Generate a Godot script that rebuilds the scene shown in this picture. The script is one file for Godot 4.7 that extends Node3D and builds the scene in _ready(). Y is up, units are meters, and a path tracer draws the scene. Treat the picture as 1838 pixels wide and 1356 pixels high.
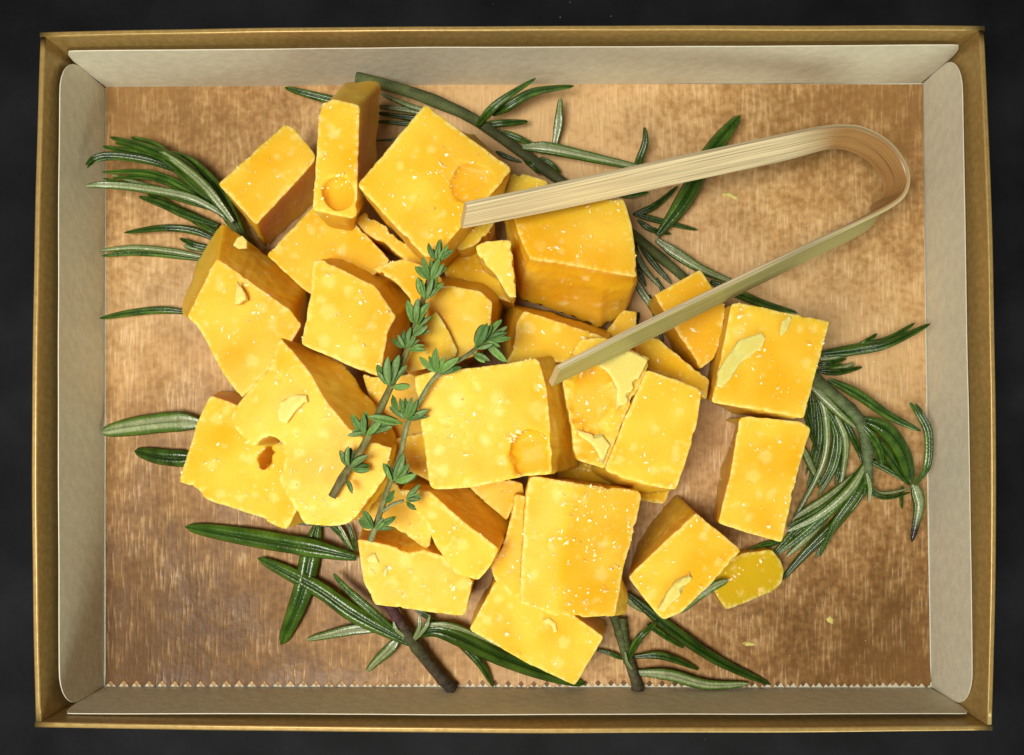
extends Node3D
# A gold card box of cheese cubes with rosemary, thyme and bamboo tongs, seen straight from above.
# Lengths inside the builders are millimetres; meshes are committed in metres.

const MM := 0.18        # millimetres that one photo pixel covers on the box floor
const EYE := 261.9      # camera height over the box floor, mm
const NX := 936.0       # photo pixel straight below the lens
const NY := 783.0

var rng := RandomNumberGenerator.new()
var n_low := FastNoiseLite.new()
var n_mid := FastNoiseLite.new()
var n_fine := FastNoiseLite.new()
var M := {}
var used := {}
var crumbs := []

func _ready():
	camera_and_light()
	setup_noise()
	materials()
	table_and_box()
	paper()
	cheeses()
	flakes()
	rosemary()
	thyme()
	tongs()
	crumb_mesh()

func camera_and_light():
	var cam := Camera3D.new()
	cam.name = "camera"
	cam.projection = Camera3D.PROJECTION_FRUSTUM
	cam.near = 0.05
	cam.far = 6.0
	cam.size = cam.near * 1356.0 * MM / EYE
	cam.frustum_offset = Vector2(919.0 - NX, NY - 678.0) * MM / EYE * cam.near
	cam.position = Vector3(0, EYE * 0.001, 0)
	cam.rotation_degrees = Vector3(-90, 0, 0)
	add_child(cam)
	cam.current = true
	var we := WorldEnvironment.new()
	we.name = "environment"
	var e := Environment.new()
	e.background_mode = Environment.BG_COLOR
	e.background_color = Color(0.28, 0.275, 0.265)
	e.tonemap_mode = Environment.TONE_MAPPER_LINEAR
	e.tonemap_exposure = 0.91
	e.sdfgi_enabled = true
	e.ssao_enabled = true
	e.ssil_enabled = true
	we.environment = e
	add_child(we)
	lamp("ceiling_panel", Vector3(-0.13, 0.50, 0.05), Vector2(0.20, 0.16), 0.39, Color(1.0, 0.975, 0.935))
	lamp("window_light", Vector3(0.40, 0.45, 0.90), Vector2(0.5, 0.4), 0.72, Color(0.97, 1.0, 0.93))

func lamp(called: String, where: Vector3, size: Vector2, energy: float, tint: Color):
	var l := AreaLight3D.new()
	l.name = called
	l.area_size = size
	l.light_energy = energy
	l.light_color = tint
	l.area_range = 6.0
	l.shadow_enabled = true
	add_child(l)
	l.look_at_from_position(where, Vector3(0, 0.02, -0.02), Vector3(0, 0, -1))

# ---------------------------------------------------------------- helpers
func setup_noise():
	rng.seed = 7
	n_low.seed = 3; n_low.frequency = 0.07; n_low.fractal_octaves = 2
	n_mid.seed = 5; n_mid.frequency = 0.32; n_mid.fractal_octaves = 3
	n_fine.seed = 9; n_fine.frequency = 1.3; n_fine.fractal_octaves = 2

func at(x: float, y: float, h: float) -> Vector3:
	var k := MM * (EYE - h) / EYE
	return Vector3((x - NX) * k, h, (y - NY) * k)

func numbered(called: String) -> String:
	if not used.has(called):
		used[called] = 0
		return called
	used[called] += 1
	return "%s_%03d" % [called, used[called]]

func tag(o: Node, label: String, category: String, group := "", kind := ""):
	if label: o.set_meta("label", label)
	if category: o.set_meta("category", category)
	if group: o.set_meta("group", group)
	if kind: o.set_meta("kind", kind)

func thing(called: String, label: String, category: String, where_mm: Vector3, group := "") -> Node3D:
	var o := Node3D.new()
	o.name = numbered(called)
	add_child(o, true)
	o.position = where_mm * 0.001
	tag(o, label, category, group)
	return o

# One mesh from millimetre points; origin_mm becomes the node's own zero. Winding is put right by the signed volume.
func commit(called: String, v: PackedVector3Array, idx: PackedInt32Array, mat: Material, origin: Vector3, parent: Node, col := PackedColorArray(), uv := PackedVector2Array(), flat := false) -> MeshInstance3D:
	var vol := 0.0
	for i in range(0, idx.size(), 3):
		vol += (v[idx[i]] - origin).dot((v[idx[i + 1]] - origin).cross(v[idx[i + 2]] - origin))
	if vol > 0.0:
		for i in range(0, idx.size(), 3):
			var t := idx[i + 1]
			idx[i + 1] = idx[i + 2]
			idx[i + 2] = t
	if flat:
		var fv := PackedVector3Array()
		var fc := PackedColorArray()
		var fu := PackedVector2Array()
		for i in idx:
			fv.append(v[i])
			if col.size(): fc.append(col[i])
			if uv.size(): fu.append(uv[i])
		v = fv; col = fc; uv = fu
		for i in idx.size(): idx[i] = i
	var nrm := PackedVector3Array()
	nrm.resize(v.size())
	for i in range(0, idx.size(), 3):
		var a := v[idx[i]]
		var n := (v[idx[i + 2]] - a).cross(v[idx[i + 1]] - a)
		nrm[idx[i]] += n
		nrm[idx[i + 1]] += n
		nrm[idx[i + 2]] += n
	for i in nrm.size():
		nrm[i] = nrm[i].normalized() if nrm[i].length_squared() > 1e-20 else Vector3.UP
	var p := PackedVector3Array()
	p.resize(v.size())
	for i in v.size():
		p[i] = (v[i] - origin) * 0.001
	var arr := []
	arr.resize(Mesh.ARRAY_MAX)
	arr[Mesh.ARRAY_VERTEX] = p
	arr[Mesh.ARRAY_NORMAL] = nrm
	if col.size(): arr[Mesh.ARRAY_COLOR] = col
	if uv.size(): arr[Mesh.ARRAY_TEX_UV] = uv
	arr[Mesh.ARRAY_INDEX] = idx
	var am := ArrayMesh.new()
	am.add_surface_from_arrays(Mesh.PRIMITIVE_TRIANGLES, arr)
	am.surface_set_material(0, mat)
	var o := MeshInstance3D.new()
	o.mesh = am
	if parent == self:
		o.name = numbered(called)
	else:
		var nm := called
		var k := 0
		while parent.has_node(NodePath(nm)):
			k += 1
			nm = "%s_%03d" % [called, k]
		o.name = nm
	parent.add_child(o, true)
	if parent == self: o.position = origin * 0.001
	return o

# Rings of equal size joined into a closed skin; both ends capped by fans.
func loft(rings: Array, around := true) -> PackedInt32Array:
	var idx := PackedInt32Array()
	var m: int = rings[0].size()
	for r in rings.size() - 1:
		for j in (m if around else m - 1):
			var a := r * m + j
			var b := r * m + (j + 1) % m
			idx.append_array(PackedInt32Array([a, a + m, b + m, a, b + m, b]))
	for e in [0, (rings.size() - 1) * m]:
		for j in range(1, m - 1):
			if e == 0: idx.append_array(PackedInt32Array([e, e + j, e + j + 1]))
			else: idx.append_array(PackedInt32Array([e, e + j + 1, e + j]))
	return idx

func flatten(rings: Array) -> PackedVector3Array:
	var v := PackedVector3Array()
	for r in rings: v.append_array(r)
	return v

func spline(pts: Array, steps: int) -> PackedVector3Array:
	var out := PackedVector3Array()
	var n := pts.size()
	for i in steps + 1:
		var f := float(i) / steps * (n - 1)
		var k := mini(int(f), n - 2)
		var t := f - k
		var a: Vector3 = pts[maxi(k - 1, 0)]
		var b: Vector3 = pts[k]
		var c: Vector3 = pts[k + 1]
		var d: Vector3 = pts[mini(k + 2, n - 1)]
		out.append(b.cubic_interpolate(c, a, d, t))
	return out

func px_points(p: Array) -> Array:
	var out := []
	for i in range(0, p.size(), 3):
		out.append(at(p[i], p[i + 1], p[i + 2]))
	return out

# ---------------------------------------------------------------- materials
func noise_image(seed_: int, w: int, h: int, freq: float, octaves := 3, kind := FastNoiseLite.TYPE_SIMPLEX_SMOOTH) -> Image:
	var n := FastNoiseLite.new()
	n.seed = seed_; n.frequency = freq; n.fractal_octaves = octaves; n.noise_type = kind
	return n.get_seamless_image(w, h)

func tex(im: Image) -> ImageTexture:
	return ImageTexture.create_from_image(im)

func ramp_tex(im: Image, lo: Color, hi: Color, power := 1.0) -> ImageTexture:
	im.convert(Image.FORMAT_L8)
	var src := im.get_data()
	var lut := []
	for i in 256:
		lut.append(lo.lerp(hi, pow(i / 255.0, power)))
	var dst := PackedByteArray()
	dst.resize(src.size() * 3)
	for i in src.size():
		var c: Color = lut[src[i]]
		dst[i * 3] = c.r8; dst[i * 3 + 1] = c.g8; dst[i * 3 + 2] = c.b8
	return tex(Image.create_from_data(im.get_width(), im.get_height(), false, Image.FORMAT_RGB8, dst))

func mat(color: Color, rough: float, spec := 0.5) -> StandardMaterial3D:
	var m := StandardMaterial3D.new()
	m.albedo_color = color
	m.roughness = rough
	m.metallic_specular = spec
	return m

func triplanar(m: StandardMaterial3D, per_mm: float):
	m.uv1_triplanar = true
	m.uv1_scale = Vector3.ONE * 1000.0 / per_mm

func materials():
	var grain := noise_image(21, 512, 512, 0.035, 5)
	var cells := noise_image(22, 512, 512, 0.024, 2, FastNoiseLite.TYPE_CELLULAR)
	var soft := noise_image(23, 512, 512, 0.012, 4)
	# cheese: waxy, slightly see-through, colour from the vertices
	var c := mat(Color.WHITE, 1.0, 0.21)
	c.vertex_color_use_as_albedo = true
	c.albedo_texture = ramp_tex(grain.duplicate(), Color(0.96, 0.94, 0.90), Color(1, 1, 1))
	c.roughness_texture = ramp_tex(soft.duplicate(), Color(0.34, 0.34, 0.34), Color(0.39, 0.39, 0.39))
	c.heightmap_enabled = true
	c.heightmap_texture = tex(grain)
	c.heightmap_scale = 0.0007
	c.subsurf_scatter_enabled = true
	c.subsurf_scatter_strength = 0.38
	triplanar(c, 14.0)
	M.cheese = c
	var cr := mat(Color.WHITE, 0.6, 0.4)
	cr.vertex_color_use_as_albedo = true
	M.crumb = cr
	# rosemary and thyme
	var lf := mat(Color.WHITE, 0.26, 0.5)
	lf.vertex_color_use_as_albedo = true
	lf.albedo_texture = ramp_tex(cells.duplicate(), Color(0.72, 0.72, 0.72), Color(1, 1, 1))
	lf.heightmap_enabled = true
	lf.heightmap_texture = tex(cells)
	lf.heightmap_scale = 0.007
	triplanar(lf, 9.0)
	M.leaf = lf
	var ty: StandardMaterial3D = lf.duplicate()
	ty.roughness = 0.5
	ty.metallic_specular = 0.35
	M.thyme = ty
	var st := mat(Color.WHITE, 0.7, 0.4)
	st.vertex_color_use_as_albedo = true
	st.albedo_texture = ramp_tex(grain.duplicate(), Color(0.6, 0.6, 0.6), Color(1, 1, 1))
	st.heightmap_enabled = true
	st.heightmap_texture = tex(grain)
	st.heightmap_scale = 0.03
	triplanar(st, 12.0)
	M.stem = st
	# gold card
	var fibre := noise_image(31, 512, 512, 0.03, 4)
	var g := mat(Color.WHITE, 0.38, 0.5)
	g.albedo_texture = ramp_tex(fibre.duplicate(), Color(0.60, 0.49, 0.275), Color(0.70, 0.59, 0.355))
	g.metallic = 0.35
	g.heightmap_enabled = true
	g.heightmap_texture = tex(soft)
	g.heightmap_scale = 0.006
	triplanar(g, 40.0)
	M.gold = g
	# pale waxed paper of the inner tray
	var wp := mat(Color.WHITE, 0.55, 0.5)
	var pulp := noise_image(33, 512, 512, 0.02, 5)
	wp.albedo_texture = ramp_tex(pulp.duplicate(), Color(0.78, 0.765, 0.68), Color(0.84, 0.825, 0.74))
	wp.heightmap_enabled = true
	wp.heightmap_texture = tex(pulp)
	wp.heightmap_scale = 0.008
	triplanar(wp, 45.0)
	M.liner = wp
	# dark slate table
	var tb := mat(Color.WHITE, 0.65, 0.22)
	tb.albedo_texture = ramp_tex(noise_image(35, 512, 512, 0.008, 5), Color(0.05, 0.052, 0.060), Color(0.115, 0.118, 0.132))
	tb.heightmap_enabled = true
	tb.heightmap_texture = tex(fibre)
	tb.heightmap_scale = 0.01
	triplanar(tb, 160.0)
	M.table = tb
	# bamboo, fibres along u
	var bw := 512
	var bh := 128
	var lines := noise_image(41, 16, 128, 0.22, 4)
	lines.resize(bw, bh, Image.INTERPOLATE_CUBIC)
	var streak := noise_image(43, 8, 128, 0.40, 2)
	streak.resize(bw, bh, Image.INTERPOLATE_CUBIC)
	lines.convert(Image.FORMAT_L8)
	streak.convert(Image.FORMAT_L8)
	var ld := lines.get_data()
	var sd := streak.get_data()
	var bd := PackedByteArray()
	bd.resize(bw * bh)
	for i in bw * bh:
		var q := sd[i] / 255.0
		var dark := smoothstep(0.33, 0.20, q)
		bd[i] = int(clampf(190 + ld[i] * 0.25 - dark * 60.0, 0, 255))
	var bam := Image.create_from_data(bw, bh, false, Image.FORMAT_L8, bd)
	var b := mat(Color.WHITE, 0.34, 0.5)
	b.vertex_color_use_as_albedo = true
	b.albedo_texture = tex(bam)
	b.heightmap_enabled = true
	b.heightmap_texture = tex(bam)
	b.heightmap_scale = 0.005
	M.bamboo = b
	paper_material()

func paper_material():
	# greased kraft paper: brown, mottled, with short pale creases that run from top to bottom
	var w := 1472
	var h := 1088
	var broad := FastNoiseLite.new(); broad.seed = 51; broad.frequency = 0.006; broad.fractal_octaves = 4
	var thin := FastNoiseLite.new(); thin.seed = 53; thin.frequency = 0.13; thin.fractal_octaves = 3
	var speck := FastNoiseLite.new(); speck.seed = 55; speck.frequency = 0.06; speck.fractal_octaves = 4
	var gate := FastNoiseLite.new(); gate.seed = 57; gate.frequency = 0.014; gate.fractal_octaves = 3
	var bi := broad.get_image(w, h, false, false, true)
	var ti := thin.get_image(w, h / 9, false, false, true)
	ti.resize(w, h, Image.INTERPOLATE_CUBIC)
	var si := speck.get_image(w, h, false, false, true)
	var gi := gate.get_image(w, h, false, false, true)
	for im in [bi, ti, si, gi]: im.convert(Image.FORMAT_L8)
	var gd := gi.get_data()
	var b := bi.get_data()
	var t := ti.get_data()
	var s := si.get_data()
	var col := PackedByteArray()
	col.resize(w * h * 3)
	var hi := PackedByteArray()
	hi.resize(w * h)
	var ro := PackedByteArray()
	ro.resize(w * h)
	for i in w * h:
		var bb := b[i] / 255.0
		var tt := t[i] / 255.0
		var ss := s[i] / 255.0
		var gg := gd[i] / 255.0
		var crease := smoothstep(0.56, 0.84, tt - 0.03 + (gg - 0.5) * 0.55)
		var pale := clampf(crease * 0.36 + (tt - 0.5) * 0.12 + (ss - 0.5) * 0.16 + (gg - 0.5) * 0.25 + 0.10, 0.0, 1.0)
		var dk := clampf((0.5 - tt) * 0.35 + (0.5 - ss) * 0.35, 0.0, 1.0)
		var px := float(i % w) / w
		var py := float(i / w) / h
		# shade in the sheet corners painted into the colour, browner, with ragged streaky edges
		var corner_shade := smoothstep(0.66, 0.06, Vector2(px, (1.0 - py) * 0.85).length() + (tt - 0.5) * 0.06 + (gg - 0.5) * 0.12 + (ss - 0.5) * 0.1)
		corner_shade = maxf(corner_shade, 0.85 * smoothstep(0.58, 0.06, Vector2(1.0 - px, 1.0 - py).length() + (tt - 0.5) * 0.06 + (gg - 0.5) * 0.12 + (ss - 0.5) * 0.2))
		corner_shade = maxf(corner_shade, 0.6 * smoothstep(0.46, 0.04, Vector2(1.0 - px, py).length() + (tt - 0.5) * 0.06 + (gg - 0.5) * 0.12 + (ss - 0.5) * 0.2))
		corner_shade = maxf(corner_shade, 0.6 * smoothstep(0.46, 0.04, Vector2(px, py).length() + (tt - 0.5) * 0.06 + (gg - 0.5) * 0.12 + (ss - 0.5) * 0.2))
		pale *= 1.0 - corner_shade * 0.35
		var k := (0.94 + 0.12 * bb - 0.10 * dk) * (1.0 - corner_shade * 0.55)
		col[i * 3] = int(clampf(lerpf(195.0 * k * (1.0 + 0.06 * corner_shade), 226.0, pale * 0.6), 0, 255))
		col[i * 3 + 1] = int(clampf(lerpf(159.0 * k * (1.0 - 0.12 * corner_shade), 198.0, pale * 0.6), 0, 255))
		col[i * 3 + 2] = int(clampf(lerpf(110.0 * k * (1.0 - 0.46 * corner_shade), 152.0, pale * 0.6), 0, 255))
		hi[i] = int(clampf(90.0 + crease * 110.0 + (ss - 0.5) * 90.0 + (tt - 0.5) * 60.0, 0, 255))
		ro[i] = int(clampf(135.0 - crease * 30.0 + (bb - 0.5) * 60.0, 60, 255))
	var m := mat(Color.WHITE, 1.0, 0.40)
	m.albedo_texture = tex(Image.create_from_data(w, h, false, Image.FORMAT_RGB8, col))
	m.roughness_texture = tex(Image.create_from_data(w, h, false, Image.FORMAT_L8, ro))
	m.heightmap_enabled = true
	m.heightmap_texture = tex(Image.create_from_data(w, h, false, Image.FORMAT_L8, hi))
	m.heightmap_scale = 0.025
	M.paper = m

# ---------------------------------------------------------------- table, box, liner, paper
func slab(called: String, corners: Array, top: float, thick: float, m: Material, parent: Node, origin: Vector3) -> MeshInstance3D:
	var v := PackedVector3Array()
	for c in corners: v.append(Vector3(c.x, top, c.z))
	for c in corners: v.append(Vector3(c.x, top - thick, c.z))
	return commit(called, v, PackedInt32Array([0, 1, 2, 0, 2, 3, 4, 6, 5, 4, 7, 6, 0, 4, 5, 0, 5, 1, 1, 5, 6, 1, 6, 2, 2, 6, 7, 2, 7, 3, 3, 7, 4, 3, 4, 0]), m, origin, parent, PackedColorArray(), PackedVector2Array(), true)

# An upright panel from a to b (points on the floor line of its inner face): out is the way it faces away from the box.
func panel(called: String, a: Vector3, b: Vector3, a_top: Vector3, b_top: Vector3, bow: float, thick: float, out: Vector3, m: Material, parent: Node, origin: Vector3, round_r := 0.0, wave := 0.0):
	var n := 48
	var len_ := a.distance_to(b)
	var rings := []
	for i in n + 1:
		var s := float(i) / n
		if round_r > 0.0:   # closer stations where the upper corners are rounded
			s = 0.5 - 0.5 * cos(PI * s)
		var lo := a.lerp(b, s)
		var hi := a_top.lerp(b_top, s) + out * bow * (1.0 - pow(2.0 * s - 1.0, 2.0))
		hi += out * n_low.get_noise_2d(s * len_ * 0.15, a.x) * 0.25
		var rise := 1.0
		if round_r > 0.0:
			var d := minf(s, 1.0 - s) * len_
			if d < round_r:
				rise = 1.0 - (1.0 - sqrt(maxf(0.0, 1.0 - pow(1.0 - d / round_r, 2.0)))) * 0.42
		hi = lo.lerp(hi, rise)
		hi.y += wave * n_low.get_noise_2d(s * len_ * 0.2, 40.0 + a.z)
		var e := thick * 0.16
		var mid := lo.lerp(hi, 0.5) + out * n_low.get_noise_2d(s * len_, 90.0 + a.x) * wave
		var s1 := Vector3(0, e, 0)
		var s2 := Vector3(0, e * 2.4, 0)
		rings.append(PackedVector3Array([lo, mid, hi - s2, hi - s1, hi + out * e, hi + out * e * 2.0, hi + out * (thick - e * 2.0), hi + out * (thick - e), hi + out * thick - s1, hi + out * thick - s2, mid + out * thick, lo + out * thick]))
	return commit(called, flatten(rings), loft(rings), m, origin, parent)

func table_and_box():
	var t := slab("table_surface", [Vector3(-1200, 0, -1200), Vector3(1200, 0, -1200), Vector3(1200, 0, 1200), Vector3(-1200, 0, 1200)], -1.6, 30.0, M.table, self, Vector3(0, -1.6, 0))
	tag(t, "dark slate grey table top under the box", "", "", "structure")
	# the gold card box: walls 30 mm high, their tops bowed a little outwards
	var H := 30.0
	var tk := 1.5
	var q := [at(71, 56, H), at(1768, 45, H), at(1782, 1312, H), at(62, 1306, H)]
	var box := thing("card_box", "shallow gold card box holding the cheese, lid off", "box", Vector3(0, -1.5, 0))
	var o := Vector3(0, -1.5, 0)
	var outs := [Vector3(0, 0, -1), Vector3(1, 0, 0), Vector3(0, 0, 1), Vector3(-1, 0, 0)]
	var bows := [0.8, 2.1, 1.2, 1.5]
	var bottom := []
	for c in q: bottom.append(Vector3(c.x, -0.9, c.z))
	slab("base_panel", [bottom[0], bottom[1], bottom[2], bottom[3]], -0.7, 0.8, M.gold, box, o)
	for k in 4:
		var out: Vector3 = outs[k]
		var a: Vector3 = q[k] - out * tk
		var b: Vector3 = q[(k + 1) % 4] - out * tk
		var along := (b - a).normalized()
		# mitred by eye: the long walls run through, the short ones butt between them
		var cut := tk + 0.12 if k % 2 == 1 else 0.0
		a += along * cut
		b -= along * cut
		var fa := Vector3(a.x, -0.68, a.z)
		var fb := Vector3(b.x, -0.68, b.z)
		panel("wall", fa, fb, a, b, bows[k], tk, out, M.gold, box, o, 0.0, 0.06)
	# the pale paper tray inside it
	var ln := thing("paper_tray", "pale waxed paper tray with rounded flaps lining the gold box", "paper tray", Vector3(0, -0.5, 0))
	var f := [at(188, 157, 0), at(1657, 149, 0), at(1673, 1235, 0), at(186, 1233, 0)]
	var tops := [[at(131, 97, 23.6), at(1690, 88, 24.5)], [at(1703, 100, 20), at(1737, 1262, 22)], [at(1715, 1278, 24), at(140, 1276, 24)], [at(102, 1270, 25), at(122, 98, 25)]]
	var lo := Vector3(0, -0.5, 0)
	slab("tray_floor", f, -0.25, 0.3, M.liner, ln, lo)
	for k in 4:
		var out: Vector3 = outs[k]
		var a: Vector3 = f[k] + Vector3(0, -0.2, 0)
		var b: Vector3 = f[(k + 1) % 4] + Vector3(0, -0.2, 0)
		var hts := [24.0, 22.5, 23.5, 24.5]
		var at_ := Vector3(a.x, hts[k], a.z) + out * 0.25
		var bt_ := Vector3(b.x, hts[k] + 0.6, b.z) + out * 0.25
		if k % 2 == 0:
			a.x += 0.5 * signf(b.x - a.x); b.x -= 0.5 * signf(b.x - a.x)
			at_.x += 0.9 * signf(at_.x); bt_.x += 0.9 * signf(bt_.x)
		panel("flap", a, b, at_, bt_, 0.25, 0.3, out, M.liner, ln, lo, 12.0 if k % 2 == 1 else 3.0, 0.3)

func paper():
	var sheets := [[0.0, 0.35, "upper greased brown paper sheet with a zigzag lower edge, under the cheese"], [0.5, -0.02, "second brown paper sheet, its zigzag teeth peeping from below the upper sheet"]]
	for k in 2:
		var phase: float = sheets[k][0]
		var y0: float = sheets[k][1]
		var v := PackedVector3Array()
		var uv := PackedVector2Array()
		var idx := PackedInt32Array()
		var nx := 512
		var nz := 60
		for side in 2:
			for j in nz + 1:
				for i in nx + 1:
					var x := lerpf(190.0, 1656.0, float(i) / nx) + 14.0 * float(i) / nx * float(j) / nz
					var per := 23.0
					var tri := absf(fposmod((x - 188.0) / per + phase, 1.0) * 2.0 - 1.0)
					var bottom := 1220.0 + tri * 14.0 + 1.5 * n_low.get_noise_1d(x * 0.1)
					var tf := float(j) / nz
					var top_edge := 152.0
					var y := lerpf(top_edge, bottom, 1.0 - pow(1.0 - tf, 1.4))
					var h := y0 + (0.2 * n_low.get_noise_2d(x * 0.12, y * 0.05) if k == 0 else 0.0)
					if k == 0 and y > 1190.0: h += 0.7 * pow((y - 1190.0) / 38.0, 2.0) * (0.6 + n_low.get_noise_1d(x * 0.07))
					h = maxf(h, y0 - 0.1)
					var p := at(x, y, 0.0)
					v.append(Vector3(p.x, h - side * 0.09, p.z))
					uv.append(Vector2((x - 180.0) / 1500.0 + k * 0.37, (y - 140.0) / 1110.0))
		var row := nx + 1
		var base := row * (nz + 1)
		for j in nz:
			for i in nx:
				var a := j * row + i
				idx.append_array(PackedInt32Array([a, a + 1, a + row + 1, a, a + row + 1, a + row]))
				idx.append_array(PackedInt32Array([base + a, base + a + row + 1, base + a + 1, base + a, base + a + row, base + a + row + 1]))
		for i in nx:   # the cut edge
			var a := nz * row + i
			idx.append_array(PackedInt32Array([a, a + 1, base + a + 1, a, base + a + 1, base + a]))
			idx.append_array(PackedInt32Array([i, base + i, base + i + 1, i, base + i + 1, i + 1]))
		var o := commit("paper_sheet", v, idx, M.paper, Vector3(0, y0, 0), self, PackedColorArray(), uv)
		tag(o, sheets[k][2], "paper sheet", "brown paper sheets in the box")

# ---------------------------------------------------------------- cheese
func spot_amount(p: Vector2, spots: Array) -> float:
	var m := 0.0
	for s in spots:
		var d: float = p.distance_to(s[0]) / s[1]
		if d < 1.25:
			m = maxf(m, smoothstep(1.12, 0.72, d + 0.35 * n_mid.get_noise_2d(p.x * 1.3, p.y * 1.3)) * s[2] * 0.72)
	return m

func eye_depth(p: Vector2, eyes: Array) -> float:
	var d := 0.0
	for e in eyes:
		var q := Geometry2D.get_closest_point_to_segment(p, e[0], e[1])
		var t: float = p.distance_to(q) / e[2] * (1.0 + e[5] * n_low.get_noise_2d(p.x * 2.2, p.y * 2.2))
		if t < 1.0:
			d = maxf(d, e[3] * clampf(0.72 - 0.42 * (p - q).dot(Vector2(0.75, 0.66)) / e[2], 0.2, 1.3) * pow(1.0 - pow(t, e[4]), 0.5))
	return d

# top: the outline of the upper face in photo pixels at height h (mm); base: where chosen corners of it come down to;
# tilt: mm of rise per 100 px; eyes: [ax, ay, bx, by, r, depth, steep] in px and mm; spots: [x, y, r] in px.
func cheese(label: String, top: Array, h: float, hb: float, o := {}) -> MeshInstance3D:
	var n := top.size() / 2
	var tilt: Array = o.get("tilt", [rng.randf_range(-1.7, 1.7), rng.randf_range(-1.7, 1.7)] if not o.has("flat") else [0, 0])
	var bases: Dictionary = o.get("base", {})
	var tone: float = o.get("tone", 0.0)
	var rough: float = o.get("rough", 1.0)
	var seed_ := hash(label) % 1000
	var c := Vector2.ZERO
	for i in n: c += Vector2(top[i * 2], top[i * 2 + 1]) / n
	var c3 := at(c.x, c.y, h)
	var gx: float = tilt[0] / (100.0 * MM * (EYE - h) / EYE)
	var gz: float = tilt[1] / (100.0 * MM * (EYE - h) / EYE)
	var T := []
	var B := []
	for i in n:
		var p := at(top[i * 2], top[i * 2 + 1], h)
		for k in 4:
			p = at(top[i * 2], top[i * 2 + 1], h + (p.x - c3.x) * gx + (p.z - c3.z) * gz)
		T.append(p)
		if bases.has(i):
			var b: Array = bases[i]
			B.append(at(b[0], b[1], b[2] if b.size() > 2 else hb))
		else:
			B.append(Vector3(p.x, hb, p.z))
	var area := 0.0
	for i in n:
		area += T[i].x * T[(i + 1) % n].z - T[(i + 1) % n].x * T[i].z
	if area < 0.0:
		T.reverse(); B.reverse()
	# finer outline, corners eased
	var rt := PackedVector3Array()
	var rb := PackedVector3Array()
	for i in n:
		var a: Vector3 = T[i]
		var b: Vector3 = T[(i + 1) % n]
		var m := maxi(2, int(ceil(a.distance_to(b) / 0.62)))
		for k in m:
			rt.append(a.lerp(b, float(k) / m))
			rb.append((B[i] as Vector3).lerp(B[(i + 1) % n], float(k) / m))
	var cnt := rt.size()
	for pass_ in (0 if o.has("pale") else 2):
		var t2 := rt.duplicate()
		var b2 := rb.duplicate()
		for i in cnt:
			t2[i] = rt[i] * 0.5 + (rt[(i + 1) % cnt] + rt[(i - 1 + cnt) % cnt]) * 0.25
			b2[i] = rb[i] * 0.5 + (rb[(i + 1) % cnt] + rb[(i - 1 + cnt) % cnt]) * 0.25
		rt = t2; rb = b2
	var nr := PackedVector3Array()
	for i in cnt:
		var d := rt[(i + 2) % cnt] - rt[(i - 2 + cnt) % cnt]
		nr.append(Vector3(d.z, 0, -d.x).normalized())
	for i in cnt:
		var p := rt[i]
		var j := 0.26 * n_mid.get_noise_3d(p.x * 0.6, p.z * 0.6, seed_) + 0.10 * n_fine.get_noise_3d(p.x * 0.8, p.z * 0.8, seed_ + 40)
		# now and then a bite has crumbled off the edge
		var bite := smoothstep(0.36, 0.55, n_low.get_noise_3d(p.x * 2.2, p.z * 2.2, seed_ + 7)) * 0.75 * maxf(0.25, rough - 0.6)
		rt[i] = p + nr[i] * (j * (0.35 + 0.65 * (rough - 0.4) / 0.6) * 0.75 - bite)
		rb[i] += nr[i] * 0.7 * n_low.get_noise_3d(p.x * 2.0, p.z * 2.0, seed_ + 90) * rough
	var eyes := []
	for e in o.get("eyes", []):
		var k := MM * (EYE - h) / EYE
		var ea := at(e[0], e[1], h)
		var eb := at(e[2], e[3], h)
		eyes.append([Vector2(ea.x, ea.z), Vector2(eb.x, eb.z), e[4] * k, e[5], e[6] if e.size() > 6 else 4.0, e[7] if e.size() > 7 else 0.14])
	var spots := []
	for s in o.get("spots", []):
		var sp := at(s[0], s[1], h)
		spots.append([Vector2(sp.x, sp.z), s[2] * MM * 0.82, s[3] if s.size() > 3 else 0.75])
	var poly := PackedVector2Array()
	for p in rt: poly.append(Vector2(p.x, p.z))
	var lo := poly[0]
	var hi := poly[0]
	for p in poly:
		lo = lo.min(p); hi = hi.max(p)
	for k in int((hi.x - lo.x) * (hi.y - lo.y) / 240.0):
		spots.append([Vector2(rng.randf_range(lo.x, hi.x), rng.randf_range(lo.y, hi.y)), pow(rng.randf(), 1.6) * 1.5 + 0.3, rng.randf_range(0.1, 0.4)])
	var crease: Array = o.get("crease", [])
	var ca := Vector2.ZERO
	var cn := Vector2.ZERO
	if crease.size():
		var a3 := at(crease[0], crease[1], h)
		var b3 := at(crease[2], crease[3], h)
		ca = Vector2(a3.x, a3.z)
		cn = Vector2(b3.x - a3.x, b3.z - a3.z).orthogonal().normalized()
	var hcap := func(p: Vector2) -> float:
		var y := h + (p.x - c3.x) * gx + (p.y - c3.z) * gz
		y += 0.22 * n_low.get_noise_3d(p.x, p.y, seed_) + 0.014 * rough * n_mid.get_noise_3d(p.x * 1.3, p.y * 1.3, seed_)
		y += 0.003 * n_fine.get_noise_2d(p.x + seed_, p.y)
		if crease.size():
			var s: float = (p - ca).dot(cn)
			y -= (sqrt(s * s + 1.0) - 1.0) * (crease[5] if s > 0.0 else crease[4])
		# scuffs left by the knife
		y -= 0.22 * smoothstep(0.40, 0.50, n_mid.get_noise_3d(p.x * 0.55, p.y * 0.55, seed_ + 300)) * rough
		return y - eye_depth(p, eyes)
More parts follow.
